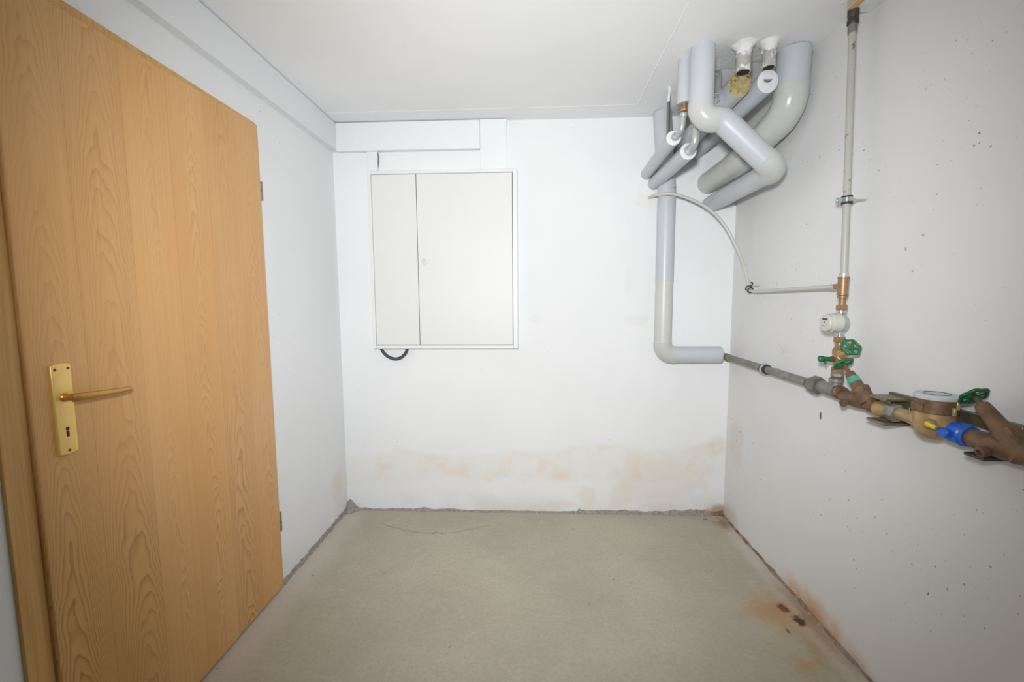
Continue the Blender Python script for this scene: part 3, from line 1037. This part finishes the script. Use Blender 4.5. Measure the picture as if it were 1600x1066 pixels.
small_pipe('slim jacketed pipe with thin steel elbow at its white end, left of the pair', (0.642, 1.945, ZC), (0.618, 1.995, 1.966), (0.640, YB + 0.01, 1.960), 0.031, 0.0125, 2.085, 2.035, True)
small_pipe('slim jacketed pipe with stout steel elbow at its white end, right of the pair', (0.699, 1.955, ZC), (0.686, 2.005, 1.912), (0.682, YB + 0.01, 1.908), 0.035, 0.0175, 2.045, 1.990, False)

# ------------------------------------------------------------------ hanger rod and loose cables
t = thing('pipe_hanger', 'threaded steel hanger rod with a bent strap behind the zigzag pipe', 'hanger', (0.764, 1.95, ZC))
rod = [(0.764, 1.95, ZC)] + [(0.764, 1.95, ZC - 0.005 * k) for k in range(1, 30)]
build('threaded_rod', MB().tube(rod, [0.0062 if k % 2 else 0.0052 for k in range(30)], 12), 'galv', t)
build('nut', MB().hexnut((0.764, 1.95, 2.205), (0, 0, -1), 0, 0.010, 0.012), 'galv', t)
mb = MB().box(0.780, 0.783, 1.93, 1.96, 2.09, 2.215, 0.001).box(0.757, 0.783, 1.93, 1.96, 2.208, 2.211, 0.0008).box(0.757, 0.783, 1.93, 1.96, 2.115, 2.118, 0.0008)
build('strap', mb, 'galv', t)
o = thing('loose_cable', 'grey cable hanging from the ceiling left of the pipe cluster, its top painted white', 'cable', (0.652, 2.185, ZC))
build('cable_sheath', MB().tube(spline([(0.648, 2.185, 2.20), (0.647, 2.186, 2.12), (0.650, 2.190, 2.03), (0.652, 2.20, 1.99)]), 0.0055, 10), 'cable', o)
build('painted_top', MB().tube(spline([(0.652, 2.185, ZC), (0.651, 2.185, 2.23), (0.648, 2.185, 2.195)]), 0.0062, 10, True, 0.2), 'plaster', o)
o = build('loose_cable', MB().tube(spline([(0.672, 2.25, ZC), (0.672, 2.25, 2.15), (0.676, 2.25, 2.06), (0.682, 2.25, 1.99)]), 0.0042, 10), 'cable')
tag(o, 'short thin cable just right of the white-topped cable, ending behind the small pipes', 'cable')

# ------------------------------------------------------------------ stack pipe on the back wall
S = [Vector((0.700, 2.466, ZC)), Vector((0.735, 2.466, 1.86)), Vector((0.735, 2.466, 0.962)), Vector((1.052, 2.466, 0.962))]
t = thing('insulated_pipe', 'tall jacketed stack pipe on the back wall turning right at its cream foot', 'pipe', (0.735, 2.466, 0.91))
rs = 0.0475
jacket_part('pipe_section', t, [S[0], S[1]], rs, 'jacket')
jacket_part('pipe_section', t, [S[1], Vector((0.735, 2.466, 1.366))], rs, 'jacket')
jacket_part('pipe_section', t, [Vector((0.735, 2.466, 1.372)), Vector((0.735, 2.466, 1.02))], rs - 0.001, 'cream_jacket')
es = arc_between(S[1], S[2], S[3], 0.058, 14, 0.012)
jacket_part('elbow', t, es, rs + 0.002, 'elbow')
jacket_part('pipe_section', t, [es[-2], S[3]], rs, 'jacket')
cut_end('cut_end', t, S[3], (1, 0, 0), rs, 'rim') if 'rim' in M else None
M['rim'] = simple('ochre_insulation_rim', srgb(206, 182, 150), 0.9, var=0.2)
cut_end('cut_end', t, S[3] - Vector((0.001, 0, 0)), (1, 0, 0), rs, 'rim')
jacket_part('joint_ring', t, [Vector((0.735, 2.466, 1.366)), Vector((0.735, 2.466, 1.372))], rs + 0.0008, 'cream_jacket')

# ------------------------------------------------------------------ galvanised pipe along the right wall
PX, PZ = 1.07, 0.948
t = thing('steel_pipe', 'weathered galvanised water pipe running low along the right wall', 'pipe', (PX, 2.44, PZ))
p = bend([(1.045, 2.466, 0.957), (PX, 2.466, 0.956), (PX, 2.40, 0.955), (PX, 1.69, PZ)], [0.02, 0.05], 8)
build('pipe_section', MB().tube(p, 0.0165, 22), 'galv_old', t, 50)
build('elbow_ring', MB().lathe((PX, 2.43, 0.955), (0, -1, 0), [(0, 0.0195), (0.02, 0.0195)], 20), 'brown', t)
build('thread_ring', MB().lathe((PX, 1.715, PZ), (0, -1, 0), [(0, 0.019), (0.022, 0.019)], 20), 'brown', t)
build('union_nut', MB().hexnut((PX, 1.69, PZ), (0, -1, 0), 0, 0.046, 0.034, 0.35), 'nut_grey', t, 25)
t = thing('pipe_clip', 'black rubber-lined clip gripping the galvanised pipe on the right wall', 'clip', (PX, 2.02, PZ))
build('rubber_liner', MB().lathe((PX, 2.045, 0.951), (0, -1, 0), [(0, 0.017), (0, 0.0215), (0.04, 0.0215), (0.04, 0.017)], 24), 'black', t)
build('band', MB().lathe((PX, 2.034, 0.951), (0, -1, 0), [(0, 0.0235), (0.016, 0.0235)], 24), 'silver', t)
build('wall_stud', MB().tube([(PX + 0.02, 2.026, 0.951), (XR, 2.026, 0.951)], 0.005, 10), 'galv', t)
build('screw', MB().lathe((PX - 0.004, 2.026, 0.972), (0, 0, 1), [(0, 0.006), (0.008, 0.006)], 10), 'galv', t)

# grey tee that feeds the small riser
t = thing('pipe_tee', 'grey iron tee between the union nut and the lower slanted valve', 'pipe fitting', (PX, 1.58, PZ))
mb = MB().lathe((PX, 1.642, PZ), (0, -1, 0), [(0, 0.020), (0.006, 0.0235), (0.03, 0.0225), (0.06, 0.0225), (0.084, 0.0235), (0.09, 0.021)], 24)
mb.lathe((PX, 1.563, PZ), (0, 0, 1), [(0, 0.019), (0.030, 0.019), (0.032, 0.022), (0.044, 0.022), (0.045, 0.018)], 22)
build('body', mb, 'grey_fit', t)
build('collar', MB().lathe((PX, 1.552, PZ), (0, -1, 0), [(0, 0.0215), (0.003, 0.0245), (0.012, 0.0245), (0.015, 0.021), (0.03, 0.021)], 24), 'brown', t)


def handwheel(parent, c, axis, r, mat, lobes=6):
    c, ax = Vector(c), Vector(axis).normalized()
    mb = MB().ring(c, ax, r * 0.84, r * 0.14, 48, 10, lobes, 0.07)
    ref = Vector((0, 0, 1)) if abs(ax.z) < 0.9 else Vector((1, 0, 0))
    u = ax.cross(ref).normalized()
    w = ax.cross(u).normalized()
    for k in range(5):
        a = 2 * math.pi * k / 5 + 0.3
        d = u * math.cos(a) + w * math.sin(a)
        mb.tube([c - ax * 0.001 + d * r * 0.1, c + d * r * 0.82], [r * 0.17, r * 0.13], 8)
    wh = build('handwheel', mb, mat, parent, 60)
    hb = MB().lathe(c - ax * 0.007, ax, [(0, r * 0.26), (0.010, r * 0.26), (0.012, r * 0.2)], 16)
    build('hub', hb, mat, wh)
    build('hub_screw', MB().hexnut(c + ax * 0.004, ax, 0, 0.003, r * 0.15), 'brown', wh)
    return wh


# lower slanted stop valve
def slant_valve(label, y0, y1, z, bon0, bon1, wheel, wr, s, mat_w, band, nuts):
    t = thing('stop_valve', label, 'valve', (PX, (y0 + y1) / 2, z))
    L = y0 - y1
    mb = MB().lathe((PX, y0, z), (0, -1, 0), [(0, 0.019 * s), (0.004, 0.021 * s), (L * 0.25, 0.0225 * s), (L * 0.5, 0.026 * s), (L * 0.75, 0.024 * s), (L, 0.020 * s)], 26)
    build('body', mb, 'brown', t)
    b0, b1, w = Vector(bon0), Vector(bon1), Vector(wheel)
    ax = (b1 - b0).normalized()
    Lb = (b1 - b0).length
    mb = MB().lathe(b0 - ax * 0.01, ax, [(0, 0.024 * s), (Lb * 0.30, 0.024 * s), (Lb * 0.36, 0.0215 * s), (Lb * 0.42, 0.0185 * s), (Lb * 0.62, 0.0175 * s), (Lb * 0.85, 0.0155 * s), (Lb * 0.98, 0.0135 * s), (Lb, 0.008 * s)], 24)
    bo = build('bonnet', mb, 'brown', t)
    build('bonnet_nut', MB().hexnut(b0, ax, Lb * 0.22, Lb * 0.40, 0.0265 * s), 'brown', bo, 25)
    if band:
        build('teal_band', MB().lathe(b0, ax, [(Lb * 0.56, 0.0180 * s), (Lb * 0.73, 0.0172 * s)], 24), 'teal_band', bo)
    build('stem', MB().tube([b1 - ax * 0.01, w + ax * 0.002], 0.0065 * s, 12), 'brown', t)
    handwheel(t, w, ax, wr, mat_w)
    # drain plug on the room side
    dp = Vector((PX - 0.018 * s, y0 - L * 0.42, z - 0.010))
    build('drain_plug', MB().lathe(dp, (-1, 0.05, -0.25), [(0, 0.010 * s), (0.010, 0.010 * s), (0.012, 0.012 * s), (0.022, 0.012 * s), (0.023, 0.006 * s), (0.018, 0.006 * s)], 16), 'brown', t)
    for (ya, yb, r, mt) in nuts:
        build('union_nut', MB().hexnut((PX, ya, z), (0, -1, 0), 0, ya - yb, r, 0.3), mt, t, 25)
    return t


slant_valve('brown slanted stop valve with teal band and green wheel below the small meter', 1.524, 1.405, 0.940,
            (PX - 0.004, 1.412, 0.950), (1.0515, 1.487, 1.036), (1.049, 1.503, 1.054), 0.031, 1.0, 'green', True,
            [(1.410, 1.380, 0.0255, 'brown')])

# ------------------------------------------------------------------ big meter, its unions and bracket
MY, MZ = 1.183, 0.945
t = thing('water_meter', 'large brass water meter with pale grey lid on the right wall', 'meter', (PX, MY, 0.905))
mb = MB().lathe((PX, MY, 0.900), (0, 0, 1), [(0, 0.010), (0.002, 0.022), (0.010, 0.033), (0.022, 0.040), (0.04, 0.0435), (0.074, 0.0425)], 40)
mb.lathe((PX, 1.300, 0.938), (0, -1, 0), [(0, 0.017), (0.035, 0.0175), (0.055, 0.020), (0.10, 0.024)], 24)
mb.lathe((PX, 1.16, 0.934), (0, -1, 0), [(0, 0.026), (0.03, 0.024), (0.05, 0.021), (0.065, 0.020)], 24)
body = build('body', mb, 'bright_brass', t, 50)
build('head_ring', MB().lathe((PX, MY, 0.972), (0, 0, 1), [(0, 0.043), (0.002, 0.0452), (0.036, 0.0452), (0.038, 0.043)], 40)
      .box(PX - 0.047, PX - 0.030, MY - 0.014, MY + 0.02, 0.974, 0.996, 0.001), 'brown', t, 35)
lid = build('lid', MB().lathe((PX, MY, 1.009), (0, 0, 1), [(0, 0.0462), (0.008, 0.0462), (0.012, 0.043), (0.0125, 0.001)], 40), 'lid', t, 35)
build('lid_ring', MB().ring((PX, MY, 1.0215), (0, 0, 1), 0.027, 0.0009, 36, 6), 'ink', lid)
build('seal_boss', MB().lathe((PX - 0.034, MY - 0.030, 0.948), (-1, -0.4, 0.1), [(0, 0.013), (0.012, 0.012), (0.016, 0.009)], 18), 'bright_brass', t)
o = MB().tube([(PX - 0.047, MY - 0.030, 0.950), (PX - 0.042, MY - 0.052, 0.943)], 0.0062, 12)
build('yellow_seal', o, 'yellow', t)
build('seal_tab', MB().box(PX + 0.002, PX + 0.009, MY - 0.056, MY - 0.053, 0.990, 1.014, 0.0008).box(PX - 0.002, PX + 0.004, MY - 0.054, MY - 0.046, 0.974, 0.994, 0.0008), 'seal_wire', t)
t = thing('pipe_union', 'brass and grey hex union left of the big brass meter', 'pipe fitting', (PX, 1.34, 0.935))
build('brass_sleeve', MB().lathe((PX, 1.380, 0.935), (0, -1, 0), [(0, 0.020), (0.008, 0.0215), (0.012, 0.024), (0.034, 0.024), (0.038, 0.021), (0.052, 0.018)], 24), 'bright_brass', t)
build('collar', MB().lathe((PX, 1.376, 0.935), (0, -1, 0), [(0, 0.0225), (0.007, 0.0225)], 24), 'brown', t)
build('hex_nut', MB().hexnut((PX, 1.328, 0.936), (0, -1, 0), 0, 0.034, 0.0265, 0.2), 'grey_fit', t, 25)
t = thing('meter_bracket', 'olive steel wall bracket clamped behind the big brass meter', 'bracket', (1.105, 1.2, 0.94))
mb = MB().box(1.1165, 1.130, 1.02, 1.395, 0.950, 0.982, 0.002)
build('rail', mb, 'bracket', t)
for ya, yb, mt in ((1.318, 1.388, 'bracket'), (1.030, 1.078, 'bracket_dark')):
    build('claw', MB().box(1.048 if ya > 1.2 else 1.100, 1.124, ya, yb, 0.967, 0.975, 0.0015), mt, t)
    build('claw', MB().box(1.048, 1.124, ya, yb, 0.894, 0.902, 0.0015), mt, t)
    build('web', MB().box(1.118, 1.126, ya, yb, 0.896, 0.97, 0.001), mt, t)
for y in (1.06, 1.36):
    build('wall_stud', MB().tube([(1.12, y, 0.966), (XR, y, 0.966)], 0.006, 10), 'bracket', t)
t = thing('security_seal', 'bright blue plastic seal collar beside the brass meter outlet', 'seal', (PX, 1.10, 0.935))
build('collar', MB().lathe((PX, 1.130, 0.935), (0, -1, 0), [(0, 0.023), (0.004, 0.0275), (0.034, 0.0285), (0.037, 0.0255), (0.046, 0.0255)], 26), 'blue', t)
build('tab', MB().box(PX - 0.040, PX - 0.020, 1.105, 1.135, 0.925, 0.945, 0.003), 'blue', t)
slant_valve('brown slanted stop valve with dark green wheel at the right edge of the picture', 1.088, 0.930, 0.934,
            (PX, 0.972, 0.932), (PX - 0.001, 1.076, 1.028), (PX - 0.002, 1.086, 1.036), 0.031, 1.06, 'dark_green', False,
            [(0.935, 0.90, 0.028, 'brown')])
o = thing('steel_pipe', 'brown supply pipe leaving the picture at the right edge', 'pipe', (PX, 0.6, 0.934))
build('pipe_section', MB().tube([(PX, 0.905, 0.934), (PX, -0.5, 0.93)], 0.0185, 20), 'brown', o, 50)

# ------------------------------------------------------------------ small riser: brass parts, small meter, upper valve
VY = 1.559
t = thing('stop_valve', 'small upright brass stop valve with green wheel and green drain cock', 'valve', (PX, VY, 0.99))
mb = MB().lathe((PX, VY, 0.990), (0, 0, 1), [(0, 0.0165), (0.004, 0.019), (0.007, 0.019), (0.009, 0.0165)], 22)
build('ring', mb, 'brown', t)
build('grey_nut', MB().hexnut((PX, VY, 0.999), (0, 0, 1), 0, 0.014, 0.0195), 'grey_fit', t, 25)
build('hex_nut', MB().hexnut((PX, VY, 1.013), (0, 0, 1), 0, 0.020, 0.0205, 0.3), 'brass', t, 25)
build('body', MB().lathe((PX, VY, 1.033), (0, 0, 1), [(0, 0.014), (0.01, 0.015), (0.022, 0.018), (0.04, 0.018), (0.052, 0.015)], 22), 'brass', t)
build('hex_nut', MB().hexnut((PX, VY, 1.078), (0, 0, 1), 0, 0.018, 0.0195, 0.1), 'brass', t, 25)
build('flare', MB().lathe((PX, VY, 1.096), (0, 0, 1), [(0, 0.017), (0.008, 0.014), (0.014, 0.0105), (0.030, 0.0105)], 22), 'brass', t)
build('hex_nut', MB().hexnut((PX, VY, 1.120), (0, 0, 1), 0, 0.020, 0.0185, 0.3), 'brass', t, 25)
vb0, vb1, vw = Vector((PX, VY, 1.062)), Vector((PX - 0.002, VY - 0.040, 1.090)), Vector((PX - 0.004, 1.497, 1.110))
ax = (vb1 - vb0).normalized()
build('bonnet', MB().lathe(vb0, ax, [(0, 0.016), (0.02, 0.016), (0.022, 0.0135), (0.038, 0.0125), (0.042, 0.009), (0.05, 0.008)], 20), 'bright_brass', t)
build('stem', MB().tube([vb1, vw], 0.0055, 12), 'silver', t)
handwheel(t, vw, ax, 0.032, 'green')
dc = build('drain_cock', MB().lathe((PX - 0.024, VY + 0.002, 1.061), (-1, 0.15, 0.02), [(0, 0.0075), (0.020, 0.0085), (0.026, 0.0105), (0.036, 0.0105), (0.038, 0.009)], 18), 'green', t)
build('cock_lever', MB().box(PX - 0.046, PX - 0.040, VY - 0.002, VY + 0.006, 1.043, 1.056, 0.001), 'green', dc)
build('cock_nipple', MB().lathe((PX - 0.012, VY, 1.061), (-1, 0, 0), [(0, 0.010), (0.013, 0.010)], 16), 'brown', t)
t = thing('water_meter', 'small round off-white water meter on the thin riser below the brass tee', 'meter', (PX, VY, 1.14))
build('meter_pipe', MB().lathe((PX, VY, 1.136), (0, 0, 1), [(0, 0.0155), (0.006, 0.0155), (0.007, 0.0105), (0.02, 0.011), (0.075, 0.011), (0.087, 0.0105), (0.088, 0.0145), (0.095, 0.0145)], 22), 'silver', t)
my0 = VY - 0.004
build('back_shell', MB().lathe((PX + 0.014, my0, 1.189), (-1, 0, 0), [(0, 0.018), (0.006, 0.027), (0.014, 0.0325), (0.026, 0.0335)], 32), 'silver', t)
hd = build('head', MB().lathe((PX - 0.012, my0, 1.188), (-1, 0, 0), [(0, 0.0335), (0.028, 0.033), (0.030, 0.030), (0.042, 0.0295), (0.045, 0.027), (0.045, 0.001)], 36), 'meter_white', t, 35)
fx = PX - 0.012 - 0.0453
build('dial_print', MB().box(fx - 0.0003, fx + 0.0004, my0 - 0.014, my0 + 0.012, 1.197, 1.204)
      .box(fx - 0.0003, fx + 0.0004, my0 - 0.004, my0 + 0.004, 1.188, 1.193)
      .box(fx - 0.0003, fx + 0.0004, my0 - 0.002, my0 + 0.014, 1.176, 1.179), 'ink', hd)
t = thing('pipe_tee', 'clean brass tee joining the cream riser and the thin milky pipe', 'pipe fitting', (PX, VY, 1.23))
build('hex_nut', MB().hexnut((PX, VY, 1.231), (0, 0, 1), 0, 0.019, 0.0175, 0.3), 'brass', t, 25)
build('neck', MB().lathe((PX, VY, 1.250), (0, 0, 1), [(0, 0.0105), (0.022, 0.0105), (0.024, 0.0145), (0.031, 0.0145), (0.033, 0.012)], 20), 'brass', t)
build('body', MB().lathe((PX, VY, 1.283), (0, 0, 1), [(0, 0.0175), (0.004, 0.0175), (0.005, 0.0158), (0.056, 0.0158), (0.057, 0.0178), (0.062, 0.0178), (0.063, 0.013)], 24)
      .lathe((PX, VY + 0.010, 1.313), (0, 1, 0), [(0, 0.013), (0.006, 0.013), (0.018, 0.0095), (0.028, 0.0095)], 20), 'brass', t)
build('sleeve', MB().lathe((PX, VY, 1.345), (0, 0, 1), [(0, 0.0135), (0.012, 0.0135), (0.013, 0.012)], 20), 'galv', t)

# riser above the tee
t = thing('water_riser', 'slim cream riser pipe with rust flecks on the right wall, topped by a dark coupling', 'pipe', (PX, VY, 1.358))
build('pipe_section', MB().tube([(PX, VY, 1.355), (PX, 1.575, 1.75), (PX, 1.594, 2.18)], 0.0108, 18), 'pipe_white_rust', t, 50)
build('sleeve', MB().lathe((PX, 1.5935, 2.150), (0, 0, 1), [(0, 0.0135), (0.030, 0.0135)], 18), 'galv_old', t)
build('coupling', MB().lathe((PX, 1.5945, 2.176), (0, 0, 1), [(0, 0.0145), (0.004, 0.0170), (0.016, 0.0170), (0.018, 0.0155), (0.026, 0.0155), (0.028, 0.0165), (0.046, 0.0165)], 20), 'bracket_dark', t)
t = thing('pipe_clip', 'shiny steel clip with rubber liner holding the cream riser to the wall', 'clip', (PX, 1.57, 1.60))
axr = Vector((0, 0.035, 0.8)).normalized()
build('rubber_liner', MB().lathe((PX, 1.567, 1.590), axr, [(0, 0.0115), (0, 0.0165), (0.026, 0.0165), (0.026, 0.0115)], 24), 'black', t)
build('band', MB().lathe((PX, 1.567, 1.596), axr, [(0, 0.018), (0.014, 0.018)], 24).box(PX - 0.036, PX - 0.015, 1.564, 1.572, 1.594, 1.612, 0.001), 'silver', t)
build('screw', MB().lathe((PX - 0.029, 1.566, 1.603), (0, -1, 0), [(-0.010, 0.005), (0.006, 0.006)], 12), 'silver', t)
build('wall_stud', MB().tube([(PX + 0.012, 1.568, 1.603), (XR, 1.568, 1.603)], 0.004, 10)
      .hexnut((PX + 0.016, 1.568, 1.603), (1, 0, 0), 0, 0.008, 0.008), 'galv', t)

# pipe casing under the ceiling above the riser
t = thing('pipe_casing', 'pale boxed casing with orange wooden edge at the ceiling over the riser', 'casing', (1.09, 0.8, 2.222))
build('bottom_board', MB().box(1.064, XR, YF, 1.606, 2.222, 2.230, 0.001), 'duct', t)
build('side_board', MB().box(1.055, 1.0635, YF, 1.606, 2.226, ZC - 0.004, 0.001), 'casing_board', t)
build('edge_strip', MB().box(1.056, 1.0665, YF, 1.607, 2.219, 2.2255, 0.001), 'casing_edge', t)
build('ceiling_strip', MB().box(1.040, 1.055, YF, 1.615, ZC - 0.006, ZC, 0.001), 'ceiling', t)

# thin milky pipe from the back wall to the brass tee
HP = [(0.655, YB, 1.833), (0.668, 2.44, 1.826), (0.70, 2.395, 1.822), (0.745, 2.382, 1.818), (0.82, 2.38, 1.795), (0.916, 2.37, 1.742), (0.998, 2.36, 1.658),
      (1.058, 2.34, 1.540), (1.087, 2.31, 1.440), (1.094, 2.28, 1.365), (1.092, 2.255, 1.322), (1.090, 2.215, 1.309), (1.088, 2.15, 1.306), (1.08, 1.90, 1.310), (1.071, 1.62, 1.313)]
t = thing('water_pipe', 'thin milky plastic pipe arching from the back wall to the brass tee', 'pipe', (0.655, YB, 1.833))
build('pipe_section', MB().tube(spline(HP, 8), 0.0078, 14), 'pipe_white', t, 60)
build('end_sleeve', MB().lathe((1.0705, 1.617, 1.313), (0, -1, 0), [(0, 0.0102), (0.022, 0.0102)], 16), 'silver', t)
t = thing('pipe_clip', 'small black clip holding the thin milky pipe at its bend in the corner', 'clip', (1.092, 2.25, 1.315))
build('ring', MB().ring((1.0915, 2.262, 1.325), (0, 0.8, 0.5), 0.0125, 0.003, 24, 8).ring((1.0905, 2.238, 1.314), (0, 1, 0.3), 0.0125, 0.003, 24, 8), 'black', t)
build('hook', MB().tube(spline([(1.092, 2.245, 1.330), (1.096, 2.235, 1.342), (1.093, 2.225, 1.350), (1.090, 2.240, 1.352)]), 0.0028, 8), 'black', t)
build('wall_stud', MB().tube([(1.098, 2.235, 1.335), (XR, 2.235, 1.335)], 0.003, 8), 'galv', t)
